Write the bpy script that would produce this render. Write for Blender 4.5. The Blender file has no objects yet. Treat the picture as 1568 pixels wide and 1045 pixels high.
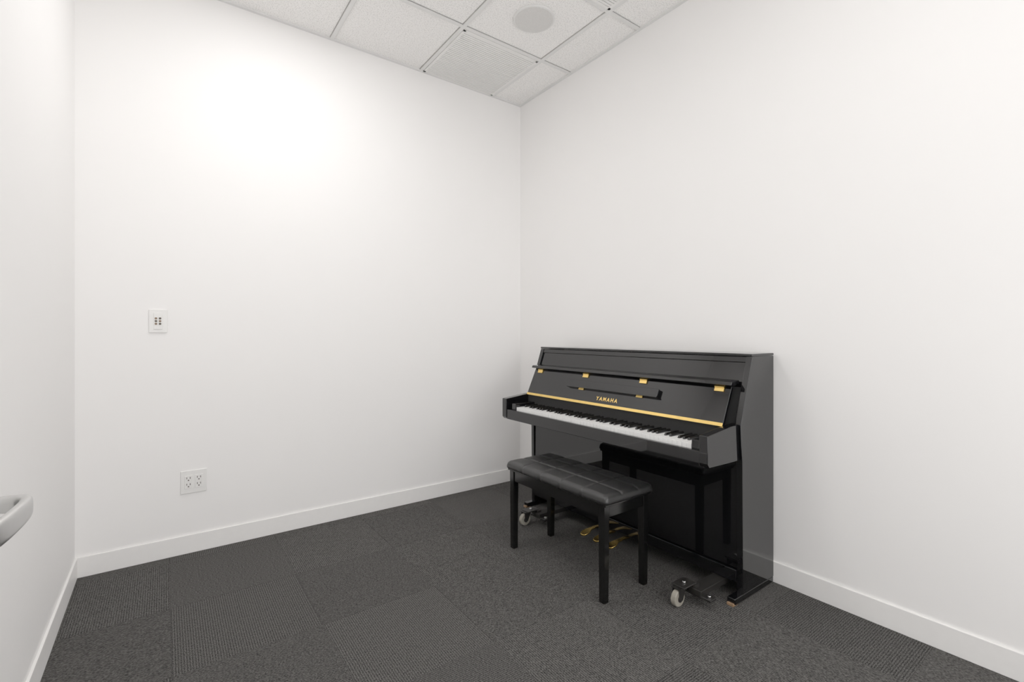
import bpy, bmesh, math, random
from mathutils import Vector, Matrix
random.seed(4)
S = bpy.context.scene
COL = S.collection
S.view_settings.view_transform = 'Standard'
S.view_settings.look = 'None'
S.view_settings.gamma = 1.28

# ---------------------------------------------------------------- materials
def newmat(name):
    m = bpy.data.materials.new(name); m.use_nodes = True
    nt = m.node_tree
    return m, nt, nt.nodes['Principled BSDF']

def mat(name, col, rough=0.5, metal=0.0, noise=0.04, nscale=30, bump=0.0, bscale=200, coat=0.0, spec=0.5):
    m, nt, b = newmat(name)
    tc = nt.nodes.new('ShaderNodeTexCoord')
    n = nt.nodes.new('ShaderNodeTexNoise'); n.inputs['Scale'].default_value = nscale
    n.inputs['Detail'].default_value = 4
    nt.links.new(tc.outputs['Object'], n.inputs['Vector'])
    r = nt.nodes.new('ShaderNodeValToRGB')
    r.color_ramp.elements[0].position = 0.3; r.color_ramp.elements[1].position = 0.7
    r.color_ramp.elements[0].color = [c*(1-noise) for c in col]+[1]
    r.color_ramp.elements[1].color = [min(1, c*(1+noise)) for c in col]+[1]
    nt.links.new(n.outputs['Fac'], r.inputs['Fac'])
    nt.links.new(r.outputs['Color'], b.inputs['Base Color'])
    b.inputs['Roughness'].default_value = rough
    b.inputs['Metallic'].default_value = metal
    b.inputs['Coat Weight'].default_value = coat
    b.inputs['Specular IOR Level'].default_value = spec
    if bump:
        n2 = nt.nodes.new('ShaderNodeTexNoise'); n2.inputs['Scale'].default_value = bscale
        nt.links.new(tc.outputs['Object'], n2.inputs['Vector'])
        bp = nt.nodes.new('ShaderNodeBump'); bp.inputs['Strength'].default_value = bump
        bp.inputs['Distance'].default_value = 0.002
        nt.links.new(n2.outputs['Fac'], bp.inputs['Height'])
        nt.links.new(bp.outputs['Normal'], b.inputs['Normal'])
    return m

M_wall = mat('wall_paint', (0.915, 0.900, 0.888), 0.6, noise=0.004, nscale=3)
M_base = mat('baseboard_vinyl', (0.89, 0.875, 0.858), 0.4, noise=0.01)
M_tbar = mat('tbar_white', (0.76, 0.755, 0.74), 0.4, noise=0.01)
M_black = mat('black_lacquer', (0.003, 0.003, 0.0035), 0.03, noise=0.05, nscale=5)
M_blackkey = mat('black_key', (0.006, 0.006, 0.006), 0.22)
M_white = mat('key_white', (0.90, 0.90, 0.89), 0.2, noise=0.01)
M_gold = mat('brass', (0.92, 0.62, 0.18), 0.22, metal=1.0, noise=0.05)
M_gap = mat('felt_black', (0.003, 0.003, 0.003), 0.9)
M_iron = mat('dark_steel', (0.016, 0.015, 0.014), 0.4, metal=0.3, noise=0.2)
M_steel = mat('satin_steel', (0.58, 0.58, 0.575), 0.28, metal=1.0, noise=0.03)
M_wheel = mat('wheel_rubber', (0.27, 0.25, 0.205), 0.55, noise=0.15)
M_plate = mat('plate_plastic', (0.84, 0.83, 0.81), 0.35, noise=0.01)
M_slot = mat('slot_dark', (0.08, 0.065, 0.05), 0.6)
M_portbrown = mat('port_brown', (0.20, 0.13, 0.08), 0.5)
M_leather = mat('black_leather', (0.007, 0.007, 0.007), 0.33, noise=0.15, nscale=60, bump=0.3, bscale=420)
M_bench = mat('bench_lacquer', (0.003, 0.003, 0.003), 0.12, noise=0.05)
M_door = mat('door_paint', (0.86, 0.85, 0.83), 0.45, noise=0.01)
M_speaker = mat('speaker_grille', (0.66, 0.65, 0.63), 0.6, noise=0.12, nscale=350)
M_foot = mat('foot_bronze', (0.25, 0.15, 0.08), 0.35, noise=0.2)
M_grille = mat('vent_white', (0.84, 0.83, 0.81), 0.5, noise=0.01)
M_grilledark = mat('vent_shadow', (0.30, 0.295, 0.285), 0.8)
M_backwood = mat('piano_back_wood', (0.05, 0.035, 0.025), 0.6, noise=0.2)
M_alu = mat('fill_window_aluminium', (0.5, 0.5, 0.5), 0.35, metal=0.8)  # frame of the added fill opening in the front wall

M_tile, nt, b = newmat('ceiling_tile')
tc = nt.nodes.new('ShaderNodeTexCoord')
n = nt.nodes.new('ShaderNodeTexNoise'); n.inputs['Scale'].default_value = 150; n.inputs['Detail'].default_value = 3
nt.links.new(tc.outputs['Object'], n.inputs['Vector'])
r = nt.nodes.new('ShaderNodeValToRGB')
r.color_ramp.elements[0].position = 0.36; r.color_ramp.elements[0].color = (0.72, 0.71, 0.69, 1)
r.color_ramp.elements[1].position = 0.50; r.color_ramp.elements[1].color = (0.96, 0.945, 0.925, 1)
nt.links.new(n.outputs['Fac'], r.inputs['Fac']); nt.links.new(r.outputs['Color'], b.inputs['Base Color'])
b.inputs['Roughness'].default_value = 0.9
bp = nt.nodes.new('ShaderNodeBump'); bp.inputs['Strength'].default_value = 0.2; bp.inputs['Distance'].default_value = 0.001
nt.links.new(n.outputs['Fac'], bp.inputs['Height']); nt.links.new(bp.outputs['Normal'], b.inputs['Normal'])

M_carpet, nt, b = newmat('carpet_tiles')
def N(t, **k):
    nd = nt.nodes.new(t)
    for a, v in k.items(): setattr(nd, a, v)
    return nd
def math_(op, a, b_=None):
    nd = N('ShaderNodeMath', operation=op)
    for i, v in enumerate((a, b_)):
        if v is None: continue
        if isinstance(v, (int, float)): nd.inputs[i].default_value = v
        else: nt.links.new(v, nd.inputs[i])
    return nd.outputs[0]
tc = N('ShaderNodeTexCoord'); sx = N('ShaderNodeSeparateXYZ')
nt.links.new(tc.outputs['Object'], sx.inputs[0])
tx = math_('DIVIDE', math_('SUBTRACT', sx.outputs[0], 0.02), 0.5)
ty = math_('DIVIDE', math_('SUBTRACT', sx.outputs[1], 2.51), 0.5)
fx, fy = math_('FLOOR', tx), math_('FLOOR', ty)
par = math_('FLOORED_MODULO', math_('ADD', fx, fy), 2.0)
inv = math_('SUBTRACT', 1.0, par)
def sel(a, b2): return math_('ADD', math_('MULTIPLY', a, par), math_('MULTIPLY', b2, inv))
across = sel(sx.outputs[0], sx.outputs[1]); along = sel(sx.outputs[1], sx.outputs[0])
cv = N('ShaderNodeCombineXYZ')
nt.links.new(math_('MULTIPLY', across, 500.0), cv.inputs[0])
nt.links.new(math_('MULTIPLY', along, 150.0), cv.inputs[1])
nt.links.new(math_('ADD', math_('MULTIPLY', fx, 7.3), math_('MULTIPLY', fy, 3.1)), cv.inputs[2])
nz = N('ShaderNodeTexNoise'); nz.inputs['Scale'].default_value = 1.0; nz.inputs['Detail'].default_value = 1.5
nt.links.new(cv.outputs[0], nz.inputs['Vector'])
rib = math_('SINE', math_('MULTIPLY', across, 2*math.pi/0.0085))
rib = math_('ADD', math_('MULTIPLY', rib, 0.5), 0.5)
v = math_('ADD', math_('MULTIPLY', nz.outputs['Fac'], 1.0), math_('MULTIPLY', rib, 0.18))
r = N('ShaderNodeValToRGB')
r.color_ramp.elements[0].position = 0.44; r.color_ramp.elements[0].color = (0.013, 0.0125, 0.012, 1)
r.color_ramp.elements[1].position = 0.80; r.color_ramp.elements[1].color = (0.120, 0.115, 0.109, 1)
nt.links.new(v, r.inputs['Fac'])
ci = N('ShaderNodeCombineXYZ'); nt.links.new(fx, ci.inputs[0]); nt.links.new(fy, ci.inputs[1])
wn = N('ShaderNodeTexWhiteNoise'); nt.links.new(ci.outputs[0], wn.inputs['Vector'])
br = math_('ADD', math_('MULTIPLY', wn.outputs['Value'], 0.10), 0.95)
br = math_('MULTIPLY', br, math_('ADD', math_('MULTIPLY', par, 0.07), 0.96))
def edge(t):
    fr = math_('FRACT', t)
    return math_('MINIMUM', fr, math_('SUBTRACT', 1.0, fr))
em = math_('MINIMUM', edge(tx), edge(ty))
seam = math_('MINIMUM', math_('ADD', math_('DIVIDE', em, 0.007), 0.5), 1.0)
br = math_('MULTIPLY', br, seam)
mx = N('ShaderNodeVectorMath', operation='SCALE')
nt.links.new(r.outputs['Color'], mx.inputs[0]); nt.links.new(br, mx.inputs['Scale'])
nt.links.new(mx.outputs[0], b.inputs['Base Color'])
b.inputs['Roughness'].default_value = 0.95
b.inputs['Specular IOR Level'].default_value = 0.12
bp = N('ShaderNodeBump'); bp.inputs['Strength'].default_value = 0.6; bp.inputs['Distance'].default_value = 0.0015
nt.links.new(v, bp.inputs['Height']); nt.links.new(bp.outputs['Normal'], b.inputs['Normal'])

def emis(name, strength, col=(1, 1, 1)):
    m, nt, b = newmat(name)
    b.inputs['Base Color'].default_value = (0.9, 0.9, 0.9, 1)
    b.inputs['Emission Color'].default_value = (*col, 1)
    b.inputs['Emission Strength'].default_value = strength
    return m

# ---------------------------------------------------------------- helpers
def empty(name, loc):
    e = bpy.data.objects.new(name, None); e.location = loc; e.empty_display_size = 0.1
    COL.objects.link(e); return e

def link(name, bm, m, center, parent=None, smooth=False, bevel=0.0, bseg=2):
    me = bpy.data.meshes.new(name); bm.normal_update(); bm.to_mesh(me); bm.free()
    o = bpy.data.objects.new(name, me); COL.objects.link(o)
    if isinstance(m, (list, tuple)):
        for q in m: me.materials.append(q)
    else: me.materials.append(m)
    c = Vector(center)
    if parent: o.parent = parent; o.location = c - parent.location
    else: o.location = c
    if smooth:
        for p in me.polygons: p.use_smooth = True
    if bevel:
        md = o.modifiers.new('bev', 'BEVEL'); md.width = bevel; md.segments = bseg; md.limit_method = 'ANGLE'
        md.angle_limit = math.radians(40); md.harden_normals = True
        for p in me.polygons: p.use_smooth = True
    return o

def box(name, lo, hi, m, parent=None, bevel=0.0, bseg=2):
    lo, hi = Vector(lo), Vector(hi); c = (lo+hi)/2; s = hi-lo
    bm = bmesh.new(); bmesh.ops.create_cube(bm, size=1)
    bmesh.ops.scale(bm, vec=s, verts=bm.verts)
    return link(name, bm, m, c, parent, bevel=bevel, bseg=bseg)

def prism_y(name, prof, y0, y1, m, parent=None, bevel=0.0, bseg=2):
    cx = sum(p[0] for p in prof)/len(prof); cz = sum(p[1] for p in prof)/len(prof); cy = (y0+y1)/2
    bm = bmesh.new()
    a = [bm.verts.new((x-cx, y0-cy, z-cz)) for x, z in prof]
    c = [bm.verts.new((x-cx, y1-cy, z-cz)) for x, z in prof]
    bm.faces.new(a); bm.faces.new(c[::-1])
    k = len(prof)
    for i in range(k):
        bm.faces.new((a[i], c[i], c[(i+1) % k], a[(i+1) % k]))
    bmesh.ops.recalc_face_normals(bm, faces=bm.faces)
    return link(name, bm, m, (cx, cy, cz), parent, bevel=bevel, bseg=bseg)

def cyl(name, c, rad, h, axis, m, parent=None, seg=40, bevel=0.0, r2=None):
    bm = bmesh.new()
    bmesh.ops.create_cone(bm, cap_ends=True, segments=seg, radius1=rad, radius2=rad if r2 is None else r2, depth=h)
    if axis == 'x': bmesh.ops.rotate(bm, matrix=Matrix.Rotation(math.pi/2, 3, 'Y'), verts=bm.verts)
    if axis == 'y': bmesh.ops.rotate(bm, matrix=Matrix.Rotation(-math.pi/2, 3, 'X'), verts=bm.verts)
    o = link(name, bm, m, c, parent, bevel=bevel)
    for p in o.data.polygons: p.use_smooth = len(p.vertices) == 4
    return o

def multi_boxes(name, boxes, m, parent=None, center=(0, 0, 0), bevel=0.0):
    bm = bmesh.new(); C = Vector(center)
    for lo, hi in boxes:
        lo, hi = Vector(lo), Vector(hi)
        r_ = bmesh.ops.create_cube(bm, size=1)
        bmesh.ops.scale(bm, vec=hi-lo, verts=r_['verts'])
        bmesh.ops.translate(bm, vec=(lo+hi)/2-C, verts=r_['verts'])
    return link(name, bm, m, C, parent, bevel=bevel)

# ---------------------------------------------------------------- room
XL, XR, YB, YN, H = -0.35, 2.349, 3.10, -1.10, 3.04
box('floor', (-1.6, YN-0.1, -0.1), (XR+0.1, YB+0.1, 0), M_carpet)
fl = bpy.data.objects['floor']
for vv in fl.data.vertices: vv.co += fl.location
fl.location = (0, 0, 0)
box('wall_back', (XL-0.1, YB, 0), (XR+0.1, YB+0.1, H+0.1), M_wall)
box('wall_right', (XR, YN, 0), (XR+0.1, YB, H+0.1), M_wall)
WX0, WX1, WZ0, WZ1 = -0.15, 2.15, 0.12, 2.60  # invented unglazed opening behind the camera, lets world light in as fill
multi_boxes('wall_front', [((-1.6, YN-0.1, 0), (WX0, YN, H+0.1)), ((WX1, YN-0.1, 0), (XR+0.1, YN, H+0.1)),
                           ((WX0, YN-0.1, 0), (WX1, YN, WZ0)), ((WX0, YN-0.1, WZ1), (WX1, YN, H+0.1))], M_wall, center=(1, YN-0.05, 1.5))
fw = 0.045
multi_boxes('added_fill_window', [((WX0, YN-0.08, WZ0), (WX0+fw, YN-0.02, WZ1)), ((WX1-fw, YN-0.08, WZ0), (WX1, YN-0.02, WZ1)),
                         ((1.0-fw/2, YN-0.08, WZ0), (1.0+fw/2, YN-0.02, WZ1)),
                         ((WX0, YN-0.08, WZ0), (WX1, YN-0.02, WZ0+fw)), ((WX0, YN-0.08, WZ1-fw), (WX1, YN-0.02, WZ1))], M_alu, center=(1, YN-0.05, 1.3))  # frame dressing the added fill opening, unseen by the camera
DY0, DY1, DH = -0.74, 0.18, 2.13
multi_boxes('wall_left', [((XL-0.1, DY1, 0), (XL, YB, H+0.1)),
                          ((XL-0.1, YN, 0), (XL, DY0, H+0.1)),
                          ((XL-0.1, DY0, DH), (XL, DY1, H+0.1))], M_wall, center=(XL-0.05, 1, 1.5))
box('wall_hall', (-1.6, YN, 0), (-1.5, 1.2, H+0.1), M_wall)
box('wall_hall_end', (-1.5, 1.1, 0), (XL-0.1, 1.2, H+0.1), M_wall)
multi_boxes('trim_doorway', [((XL-0.11, DY0, 0), (XL+0.012, DY0+0.03, DH)), ((XL-0.11, DY1-0.03, 0), (XL+0.012, DY1, DH)),
                             ((XL-0.11, DY0, DH-0.03), (XL+0.012, DY1, DH)),
                             ((XL, DY0-0.05, 0), (XL+0.012, DY0, DH+0.05)),
                             ((XL, DY0, DH), (XL+0.012, DY1, DH+0.05))], M_door, center=(XL, -0.3, 1))
box('ceiling', (-1.6, YN-0.1, H+0.006), (XR+0.1, YB+0.1, H+0.1), M_tile)
ce = bpy.data.objects['ceiling']
for vv in ce.data.vertices: vv.co += ce.location
ce.location = (0, 0, 0)
GX = [2.07-0.6096*i for i in range(0, 4)]
GY = [2.495-0.6096*i for i in range(0, 6)]
w = 0.012
bars = []
for x in GX: bars.append(((x-w, YN, H-0.002), (x+w, YB, H+0.008)))
for y in GY: bars.append(((XL, y-w, H-0.0015), (XR, y+w, H+0.0085)))
bars += [((XL, YB-0.02, H-0.003), (XR, YB, H+0.009)), ((XR-0.02, YN, H-0.0035), (XR, YB, H+0.0095)),
         ((XL, YN, H-0.0035), (XL+0.02, YB, H+0.0095)), ((XL, YN, H-0.003), (XR, YN+0.02, H+0.009))]
multi_boxes('trim_ceiling_grid', bars, M_tbar, center=(1, 1, H))
rev = []
for x in GX:
    for s in (-1, 1): rev.append(((x+s*(w+0.0015)-0.0015, YN, H+0.003), (x+s*(w+0.0015)+0.0015, YB, H+0.0065)))
for y in GY:
    for s in (-1, 1): rev.append(((XL, y+s*(w+0.0015)-0.0015, H+0.0032), (XR, y+s*(w+0.0015)+0.0015, H+0.0067)))
multi_boxes('trim_ceiling_reveal', rev, M_grilledark, center=(1, 1, H))

bt, bh = 0.010, 0.098
box('baseboard_back', (XL, YB-bt, 0), (XR, YB, bh), M_base, bevel=0.002)
box('baseboard_right', (XR-bt, YN, 0), (XR, YB-bt, bh), M_base, bevel=0.002)
box('baseboard_left', (XL, DY1, 0), (XL+bt, YB-bt, bh), M_base, bevel=0.002)
box('baseboard_front', (XL, YN, 0), (XR-bt, YN+bt, bh), M_base, bevel=0.002)

# ---------------------------------------------------------------- ceiling vent, speaker
def vent(name, x0, x1, y0, y1):
    e = empty(name, ((x0+x1)/2, (y0+y1)/2, H))
    g = 0.014
    x0 += g; x1 -= g; y0 += g; y1 -= g
    box('backing', (x0, y0, H+0.0015), (x1, y1, H+0.005), M_grilledark, e)
    fr = 0.016
    multi_boxes('frame', [((x0, y0, H-0.004), (x1, y0+fr, H+0.002)), ((x0, y1-fr, H-0.004), (x1, y1, H+0.002)),
                          ((x0, y0, H-0.004), (x0+fr, y1, H+0.002)), ((x1-fr, y0, H-0.004), (x1, y1, H+0.002))], M_grille, e, center=e.location)
    sl = []; k = 30
    for i in range(k):
        yy = y0+fr+(y1-y0-2*fr)*(i+0.5)/k
        sl.append(((x0+fr, yy-0.0068, H-0.003), (x1-fr, yy+0.0068, H+0.001)))
    multi_boxes('slats', sl, M_grille, e, center=e.location)
vent('ceiling_air_vent', GX[1], GX[0], GY[0], YB-0.005)
vent('ceiling_air_vent.001', GX[1], GX[0], GY[2], GY[1])
sp = empty('ceiling_speaker', (1.762, 2.19, H))
cyl('rim', (1.762, 2.19, H+0.001), 0.122, 0.012, 'z', M_tbar, sp, seg=64, bevel=0.003)
cyl('grille', (1.762, 2.19, H-0.005), 0.112, 0.004, 'z', M_speaker, sp, seg=64)

# ---------------------------------------------------------------- light fixtures
def troffer(name, x0, x1, y0, y1, watts, col=(1, 0.985, 0.972)):
    e = empty(name, ((x0+x1)/2, (y0+y1)/2, H))
    g = 0.014; x0 += g; x1 -= g; y0 += g; y1 -= g; fr = 0.03
    multi_boxes('frame', [((x0, y0, H-0.006), (x1, y0+fr, H+0.004)), ((x0, y1-fr, H-0.006), (x1, y1, H+0.004)),
                          ((x0, y0+fr, H-0.006), (x0+fr, y1-fr, H+0.004)), ((x1-fr, y0+fr, H-0.006), (x1, y1-fr, H+0.004))], M_tbar, e, center=e.location)
    box('diffuser', (x0+fr, y0+fr, H-0.001), (x1-fr, y1-fr, H+0.004), emis('diffuser_lit', 1.5), e)
    l = bpy.data.lights.new(name+'_lamp', 'AREA'); l.shape = 'RECTANGLE'
    l.size = x1-x0-2*fr; l.size_y = y1-y0-2*fr; l.energy = watts; l.color = col
    lo = bpy.data.objects.new('lamp', l); COL.objects.link(lo); lo.parent = e; lo.location = (0, 0, -0.004)
troffer('ceiling_light_panel', GX[3], GX[2], GY[1], GY[0], 11.5)
troffer('ceiling_light_panel.001', GX[2], GX[1], GY[4], GY[3], 8)

# ---------------------------------------------------------------- wall plates
pl = empty('data_wall_plate', (-0.027, YB, 1.248))
box('plate', (-0.066, YB-0.007, 1.188), (0.012, YB, 1.308), M_plate, pl, bevel=0.002)
box('insert', (-0.046, YB-0.010, 1.205), (-0.008, YB-0.006, 1.291), M_plate, pl, bevel=0.001)
for i in range(2):
    for j in range(3):
        cyl(f'port_{i*3+j+1}', (-0.036+i*0.017, YB-0.0105, 1.234+j*0.014), 0.0056, 0.004, 'y', M_slot if (i+j) % 2 else M_portbrown, pl, seg=16)
po = empty('power_outlet', (0.127, YB, 0.383))
box('plate', (0.069, YB-0.006, 0.322), (0.187, YB, 0.444), M_plate, po, bevel=0.002)
for k, cx in enumerate((0.104, 0.151)):
    box(f'insert_{k+1}', (cx-0.0175, YB-0.0085, 0.348), (cx+0.0175, YB-0.005, 0.418), M_plate, po, bevel=0.001)
    for j, cz in enumerate((0.400, 0.366)):
        bx = [((cx-0.009, YB-0.0092, cz), (cx-0.0058, YB-0.0082, cz+0.010)), ((cx+0.0058, YB-0.0092, cz), (cx+0.009, YB-0.0082, cz+0.010)),
              ((cx-0.003, YB-0.0092, cz-0.010), (cx+0.003, YB-0.0082, cz-0.004))]
        multi_boxes(f'slots_{k+1}_{j+1}', bx, M_slot, po, center=(cx, YB, cz))

# ---------------------------------------------------------------- open door leaf with lever
dr = empty('door_1', (-0.28, 0.66, 0))
box('leaf', (-0.300, 0.20, 0.01), (-0.256, 1.12, 2.10), M_door, dr, bevel=0.002)
for i, z in enumerate((0.25, 1.05, 1.85)):
    cyl(f'hinge_{i+1}', (-0.305, 0.19, z), 0.008, 0.1, 'z', M_steel, dr, seg=16)
cyl('rose', (-0.252, 1.05, 0.915), 0.030, 0.010, 'x', M_steel, dr, bevel=0.002)
path = [(-0.25, 1.045, 0.022, 0.010), (-0.222, 1.045, 0.022, 0.010), (-0.192, 1.040, 0.026, 0.010), (-0.171, 1.028, 0.030, 0.009), (-0.166, 1.000, 0.032, 0.008),
        (-0.168, 0.96, 0.034, 0.007), (-0.173, 0.90, 0.035, 0.007), (-0.182, 0.86, 0.035, 0.007), (-0.197, 0.84, 0.034, 0.007), (-0.222, 0.835, 0.033, 0.007)]
bm = bmesh.new(); rings = []
for i, (x, y, hh, tt) in enumerate(path):
    p0 = path[max(i-1, 0)]; p1 = path[min(i+1, len(path)-1)]
    t = Vector((p1[0]-p0[0], p1[1]-p0[1], 0)).normalized(); s = Vector((-t.y, t.x, 0))
    ring = []
    for k in range(16):
        an = 2*math.pi*k/16
        ca, sa = math.cos(an), math.sin(an)
        ca = math.copysign(abs(ca)**0.6, ca); sa = math.copysign(abs(sa)**0.6, sa)
        ring.append(bm.verts.new(Vector((x+0.2, y-0.95, 0))+s*tt*ca+Vector((0, 0, hh/2*sa))))
    rings.append(ring)
for a, c in zip(rings, rings[1:]):
    for k in range(16): bm.faces.new((a[k], a[(k+1) % 16], c[(k+1) % 16], c[k]))
bm.faces.new(rings[0]); bm.faces.new(rings[-1])
bmesh.ops.recalc_face_normals(bm, faces=bm.faces)
lv = link('lever', bm, M_steel, (-0.2, 0.95, 0.920), dr, smooth=True)
md = lv.modifiers.new('ss', 'SUBSURF'); md.levels = 2; md.render_levels = 2

# ---------------------------------------------------------------- PIANO
Y0, Y1 = 1.09, 2.58; YC = (Y0+Y1)/2
XBK = 2.336
P = empty('upright_piano', (2.07, YC, 0))
side_prof = [(XBK, 0.030), (XBK, 1.078), (2.138, 1.078), (2.078, 0.90), (2.038, 0.775), (2.050, 0.62), (2.056, 0.030)]
prism_y('side_right', side_prof, Y0, Y0+0.028, M_black, P, bevel=0.0025)
prism_y('side_left', side_prof, Y1-0.028, Y1, M_black, P, bevel=0.0025)
box('lid', (2.134, Y0, 1.079), (XBK+0.002, Y1, 1.091), M_black, P, bevel=0.003)
yi0, yi1 = Y0+0.028, Y1-0.028
prism_y('upper_panel', [(2.150, 1.078), (2.170, 1.078), (2.120, 0.930), (2.098, 0.930)], yi0, yi1, M_black, P)
prism_y('upper_rail', [(2.143, 1.078), (2.160, 1.078), (2.152, 1.052), (2.134, 1.052)], yi0, yi1, M_black, P, bevel=0.002)
prism_y('upper_lower_panel', [(2.098, 0.94), (2.12, 0.94), (2.07, 0.76), (2.045, 0.76)], yi0, yi1, M_gap, P)
fy0, fy1 = Y0+0.052, Y1-0.042
F0 = Vector((1.982, 0.0, 0.780)); F1 = Vector((2.058, 0.0, 0.945))
u = (F1-F0).normalized(); nrm = Vector((-u.z, 0, u.x))
def fb(name, a, b_, t0, t1, y0, y1, m, bevel=0.0):
    pr = [F0+u*a+nrm*t0, F0+u*b_+nrm*t0, F0+u*b_+nrm*t1, F0+u*a+nrm*t1]
    return prism_y(name, [(p.x, p.z) for p in pr], y0, y1, m, P, bevel)
L = (F1-F0).length
fb('fallboard', 0.0, L, -0.016, 0.0, fy0, fy1, M_black, 0.002)
fb('fallboard_hinge_strip', -0.008, 0.008, -0.002, 0.0035, fy0, fy1, M_gold, 0.001)
prism_y('fallboard_lip', [(2.030, 0.951), (2.036, 0.966), (2.100, 0.972), (2.100, 0.956), (2.060, 0.946)], fy0-0.012, fy1+0.012, M_black, P, bevel=0.003)
for i, y in enumerate((1.195, 1.622, 2.048, 2.475)):
    fb(f'fold_hinge_{i+1}', L-0.030, L+0.008, 0.0, 0.006, y-0.023, y+0.023, M_gold, 0.001)
    fb(f'fold_hinge_barrel_{i+1}', L-0.013, L-0.005, 0.004, 0.011, y-0.023, y+0.023, M_gold, 0.002)
fb('music_rest', 0.086, 0.126, 0.004, 0.020, 1.502, 2.168, M_black, 0.003)
fb('music_rest_edge', 0.080, 0.088, 0.002, 0.024, 1.502, 2.168, M_black, 0.002)
for i, y in enumerate((1.62, 2.05)):
    fb(f'rest_hinge_{i+1}', 0.073, 0.081, 0.0, 0.006, y-0.02, y+0.02, M_gold)
tcv = bpy.data.curves.new('txt', 'FONT'); tcv.body = 'YAMAHA'; tcv.size = 0.030; tcv.extrude = 0.0006; tcv.align_x = 'CENTER'
tcv.space_character = 1.42; tcv.offset = 0.0009
tmp = bpy.data.objects.new('tmp', tcv); COL.objects.link(tmp)
dg = bpy.context.evaluated_depsgraph_get(); dg.update()
me = bpy.data.meshes.new_from_object(tmp.evaluated_get(dg)); bpy.data.objects.remove(tmp)
o = bpy.data.objects.new('lettering', me); COL.objects.link(o); me.materials.clear(); me.materials.append(M_gold)
xv = Vector((0, -1, 0))
pos = F0+u*0.026+nrm*0.0008; pos.y = YC
R = Matrix((xv, u, nrm)).transposed().to_4x4()
me.transform(R)
o.parent = P; o.location = pos-P.location

def arm(name, ya, yb):
    prof = [(1.800, 0.640), (1.812, 0.626), (2.060, 0.620), (2.060, 0.782), (1.985, 0.779), (1.800, 0.758)]
    prism_y(name, prof, ya, yb, M_black, P, bevel=0.004, bseg=3)
arm('arm_right', Y0+0.012, Y0+0.052)
arm('arm_left', Y1-0.052, Y1-0.008)
KY0, KY1 = 1.197, 2.457
KX0, KX1, KZ = 1.832, 1.985, 0.708
box('key_block_right', (KX0-0.006, Y0+0.052, 0.66), (2.02, KY0-0.003, 0.730), M_black, P, bevel=0.004)
box('key_block_left', (KX0-0.006, KY1+0.003, 0.66), (2.02, Y1-0.052, 0.730), M_black, P, bevel=0.004)
box('key_slip', (1.806, Y0+0.052, 0.626), (1.826, Y1-0.052, 0.690), M_black, P, bevel=0.003)
box('key_bed', (1.822, Y0+0.045, 0.622), (2.06, Y1-0.045, 0.668), M_black, P)
box('key_felt', (1.984, Y0+0.052, 0.668), (2.03, Y1-0.052, 0.775), M_gap, P)
n_w = 52; kw = (KY1-KY0)/n_w
wb, bb = [], []
for i in range(n_w):
    yy = KY1-(i+1)*kw
    wb.append(((KX0, yy+0.0006, KZ-0.024), (KX1, yy+kw-0.0006, KZ)))
    if i < n_w-1 and (i % 7) in (0, 2, 3, 5, 6):
        off = {0: 0, 2: 0.0015, 3: -0.0015, 5: 0.002, 6: 0}[i % 7]
        bb.append((yy-0.0055+off, yy+0.0055+off))
multi_boxes('white_keys', wb, M_white, P, center=(1.9, YC, KZ), bevel=0.0008)
box('key_bottom', (KX0+0.004, KY0, 0.665), (KX1, KY1, KZ-0.003), M_gap, P)
bm = bmesh.new(); C = Vector((1.93, YC, KZ))
for (a, c) in bb:
    xs0, xs1 = 1.884, KX1
    vs = [(xs0-0.004, a, KZ-0.002), (xs1, a, KZ-0.002), (xs1, c, KZ-0.002), (xs0-0.004, c, KZ-0.002),
          (xs0+0.004, a+0.001, KZ+0.0115), (xs1, a+0.001, KZ+0.0125), (xs1, c-0.001, KZ+0.0125), (xs0+0.004, c-0.001, KZ+0.0115)]
    vv = [bm.verts.new(Vector(q)-C) for q in vs]
    for f in ((0, 3, 2, 1), (4, 5, 6, 7), (0, 1, 5, 4), (2, 3, 7, 6), (1, 2, 6, 5), (3, 0, 4, 7)):
        bm.faces.new([vv[k] for k in f])
link('black_keys', bm, M_blackkey, C, P, bevel=0.001)

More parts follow.
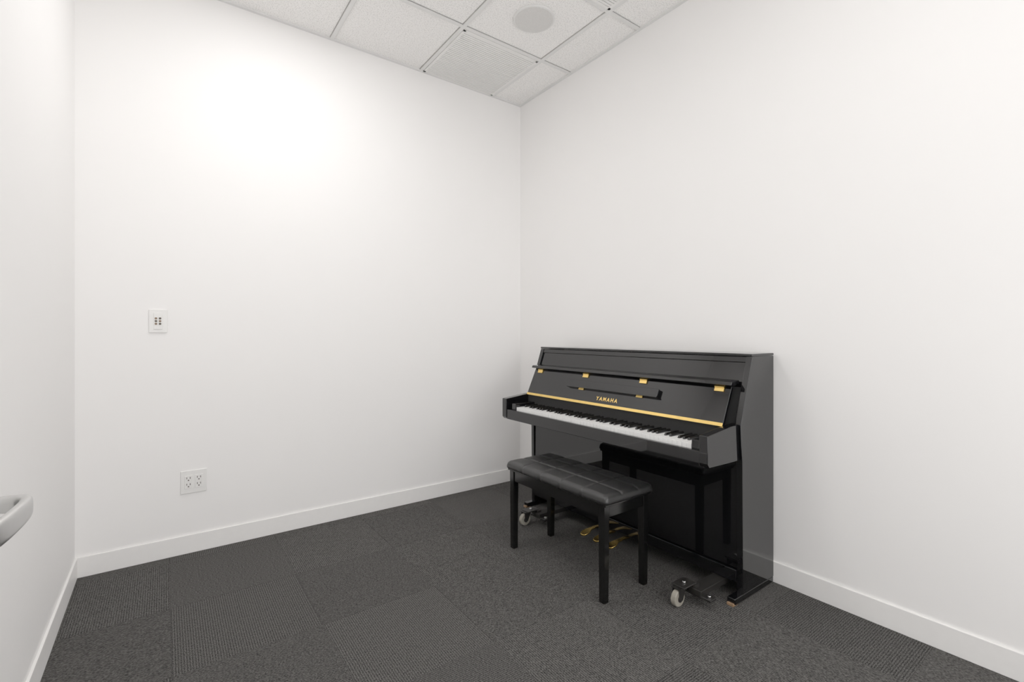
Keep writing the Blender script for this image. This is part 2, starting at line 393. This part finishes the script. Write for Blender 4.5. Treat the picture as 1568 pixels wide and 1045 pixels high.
box('lower_panel', (2.060, yi0, 0.135), (2.078, yi1, 0.622), M_black, P, bevel=0.002)
box('bottom_rail', (2.050, yi0, 0.075), (2.075, yi1, 0.130), M_black, P, bevel=0.003)
box('bottom_board', (2.06, yi0, 0.085), (XBK-0.02, yi1, 0.105), M_gap, P)
box('back_frame', (XBK-0.03, yi0, 0.10), (XBK-0.005, yi1, 1.07), M_backwood, P)
for nm, ya in (('foot_right', Y0-0.001), ('foot_left', Y1-0.037)):
    box(nm, (1.990, ya, 0.005), (XBK-0.004, ya+0.038, 0.032), M_black, P, bevel=0.004)
    box(nm+'_tip', (1.980, ya+0.004, 0.0), (2.02, ya+0.034, 0.012), M_foot, P, bevel=0.002)
for i, y in enumerate((1.735, 1.835, 1.935)):
    bm = bmesh.new()
    st = [(2.06, 0.010, 0.064), (2.00, 0.010, 0.066), (1.965, 0.013, 0.062), (1.945, 0.022, 0.057), (1.925, 0.024, 0.052), (1.908, 0.018, 0.047), (1.902, 0.007, 0.045)]
    rings = []
    for x, hw, z in st:
        rings.append([bm.verts.new((x-1.98, s*hw, z+t-0.06)) for s, t in ((-1, -0.004), (1, -0.004), (1, 0.004), (-1, 0.004))])
    for a, c in zip(rings, rings[1:]):
        for k in range(4): bm.faces.new((a[k], a[(k+1) % 4], c[(k+1) % 4], c[k]))
    bm.faces.new(rings[0][::-1]); bm.faces.new(rings[-1])
    bmesh.ops.recalc_face_normals(bm, faces=bm.faces)
    link(f'pedal_{i+1}', bm, M_gold, (1.98, y, 0.06), P, bevel=0.002)

# ---------------------------------------------------------------- piano dollies
def dolly(name, yc):
    D = empty(name, (1.95, yc, 0))
    multi_boxes('frame', [((1.86, yc-0.03, 0.046), (2.30, yc+0.03, 0.072))], M_iron, D, center=D.location, bevel=0.002)
    box('cross_arm', (1.862, yc-0.075, 0.040), (1.905, yc+0.065, 0.052), M_iron, D, bevel=0.003)
    box('caster_plate', (1.80, yc+0.01, 0.080), (1.89, yc+0.075, 0.087), M_iron, D, bevel=0.003)
    box('riser', (1.868, yc+0.0, 0.046), (1.895, yc+0.06, 0.084), M_iron, D, bevel=0.002)
    box('back_arm', (2.20, yc-0.05, 0.074), (2.26, yc+0.05, 0.084), M_iron, D, bevel=0.003)
    for k, (wy, wx) in enumerate(((yc+0.042, 1.798), (yc+0.0, 2.23))):
        cyl(f'wheel_{k+1}', (wx, wy, 0.036), 0.036, 0.026, 'y', M_wheel, D, bevel=0.006)
        cyl(f'hub_{k+1}', (wx, wy, 0.036), 0.015, 0.034, 'y', M_iron, D, bevel=0.001)
        for q, (a, c) in enumerate(((0.016, 0.019), (-0.019, -0.016))):
            prism_y(f'fork_{k+1}_{q+1}', [(wx-0.01, 0.028), (wx+0.012, 0.028), (wx+0.035, 0.082), (wx-0.012, 0.082)], wy+a, wy+c, M_iron, D)
        box(f'fork_top_{k+1}', (wx-0.014, wy-0.022, 0.077), (wx+0.040, wy+0.022, 0.082), M_iron, D, bevel=0.001)
    for k, (bx_, by_) in enumerate(((1.883, yc-0.055), (1.845, yc+0.042))):
        cyl(f'bolt_{k+1}', (bx_, by_, 0.056 if k == 0 else 0.09), 0.008, 0.009, 'z', M_steel, D, seg=6)
dolly('piano_dolly', 1.200)
dolly('piano_dolly.001', 2.285)

# ---------------------------------------------------------------- BENCH
bx0, bx1, by0, by1 = 1.53, 1.857, 1.412, 2.152
B = empty('piano_bench', ((bx0+bx1)/2, (by0+by1)/2, 0))
zt = 0.437
lw = 0.036
for i, (lx, ly) in enumerate(((bx0+0.012, by0+0.020), (bx1-0.012-lw, by0+0.020), (bx0+0.012, by1-0.020-lw), (bx1-0.012-lw, by1-0.020-lw))):
    bm = bmesh.new(); r_ = bmesh.ops.create_cube(bm, size=1)
    bmesh.ops.scale(bm, vec=(lw, lw, zt), verts=bm.verts)
    for v_ in bm.verts:
        if v_.co.z < 0: v_.co.x *= 0.84; v_.co.y *= 0.84
    link(f'leg_{i+1}', bm, M_bench, (lx+lw/2, ly+lw/2, zt/2), B, bevel=0.003)
a = 0.018
multi_boxes('apron', [((bx0+a, by0+0.04, 0.372), (bx0+a+0.018, by1-0.04, zt)), ((bx1-a-0.018, by0+0.04, 0.372), (bx1-a, by1-0.04, zt)),
                      ((bx0+0.04, by0+0.026, 0.372), (bx1-0.04, by0+0.044, zt)), ((bx0+0.04, by1-0.044, 0.372), (bx1-0.04, by1-0.026, zt))],
            M_bench, B, center=(B.location.x, B.location.y, 0.4), bevel=0.002)
box('seat_board', (bx0+0.008, by0+0.008, 0.428), (bx1-0.008, by1-0.008, 0.440), M_bench, B, bevel=0.002)
def samp(Lh):
    r_ = 0.026
    e = [r_*(1-math.cos(t*math.pi/2/7)) for t in range(8)]
    n_ = int((Lh-2*r_)/0.004)
    return e + [r_+(Lh-2*r_)*k/n_ for k in range(1, n_)] + [Lh-q for q in reversed(e)]
Wx, Wy = bx1-bx0, by1-by0
sx_, sy_ = samp(Wx), samp(Wy)
seam_x = [Wx*k/3 for k in (1, 2)]; seam_y = [Wy*k/5 for k in (1, 2, 3, 4)]
def hgt(x, y):
    r_ = 0.026
    def f(t): q = min(t/r_, 1.0); return math.sqrt(max(0, 1-(1-q)**2))
    ex, ey = min(x, Wx-x), min(y, Wy-y)
    e = f(ex)*f(ey)
    base = 0.024+0.018*e
    cx_ = x/Wx*2-1; cy_ = y/Wy*2-1
    crown = 0.008*(1-cx_**2)*(1-abs(cy_)**4)
    def gr(t): return math.exp(-(t/0.0045)**2)*0.6+0.3*math.exp(-(t/0.016)**2)
    g = max(max(gr(x-q) for q in seam_x), max(gr(y-q) for q in seam_y))
    return zt+base+crown-0.0048*g*min(1, e+0.3)
bm = bmesh.new(); Cc = Vector((bx0+Wx/2, by0+Wy/2, zt))
def corner(x, y, rr=0.022):
    cx_ = min(max(x, rr), Wx-rr); cy_ = min(max(y, rr), Wy-rr)
    dx, dy = x-cx_, y-cy_
    if dx and dy:
        d = math.hypot(dx, dy); k = max(abs(dx), abs(dy))/d
        return cx_+dx*k, cy_+dy*k
    return x, y
def seam_in(y):
    g = 0
    for q in seam_y: g = max(g, math.exp(-((y-q)/0.010)**2))
    return g
gridv = []
for x in sx_:
    row = []
    for y in sy_:
        X, Y = corner(x, y)
        row.append(bm.verts.new(Vector((bx0+X, by0+Y, hgt(x, y)))-Cc))
    gridv.append(row)
for i in range(len(sx_)-1):
    for j in range(len(sy_)-1):
        bm.faces.new((gridv[i][j], gridv[i+1][j], gridv[i+1][j+1], gridv[i][j+1]))
nx, ny = len(sx_), len(sy_)
loop = [(i, 0) for i in range(nx)]+[(nx-1, j) for j in range(1, ny)]+[(i, ny-1) for i in range(nx-2, -1, -1)]+[(0, j) for j in range(ny-2, 0, -1)]
prev = [gridv[i][j] for i, j in loop]
for (inset, z) in ((-0.002, 0.016), (-0.002, 0.008), (0.002, 0.001), (0.006, 0.0)):
    cur = []
    for (i, j), pv in zip(loop, prev):
        q = gridv[i][j].co
        sgx = (abs(q.x) > Wx/2-0.022) * (1 if q.x > 0 else -1); sgy = (abs(q.y) > Wy/2-0.022)*(1 if q.y > 0 else -1)
        pinch = 0.003*seam_in(q.y+Wy/2) if z > 0.005 else 0
        cur.append(bm.verts.new((q.x-sgx*(inset+pinch), q.y-sgy*inset, z)))
    for k in range(len(loop)):
        k2 = (k+1) % len(loop)
        bm.faces.new((prev[k], cur[k], cur[k2], prev[k2]))
    prev = cur
bm.faces.new(prev)
bmesh.ops.recalc_face_normals(bm, faces=bm.faces)
link('cushion', bm, M_leather, Cc, B, smooth=True)

# ---------------------------------------------------------------- world + camera
wd = bpy.data.worlds.new('world'); S.world = wd; wd.use_nodes = True
wd.node_tree.nodes['Background'].inputs[0].default_value = (1.0, 0.988, 0.98, 1)
wd.node_tree.nodes['Background'].inputs[1].default_value = 2.95  # bright background fills the room through the added front opening
cd = bpy.data.cameras.new('cam'); cd.sensor_width = 36; cd.lens = 728/1568*36; cd.shift_y = -10.5/1568
cd.clip_start = 0.02
co = bpy.data.objects.new('camera', cd); COL.objects.link(co)
co.location = (0, 0, 1.18); co.rotation_euler = (math.pi/2, 0, -math.radians(36.16))
S.camera = co
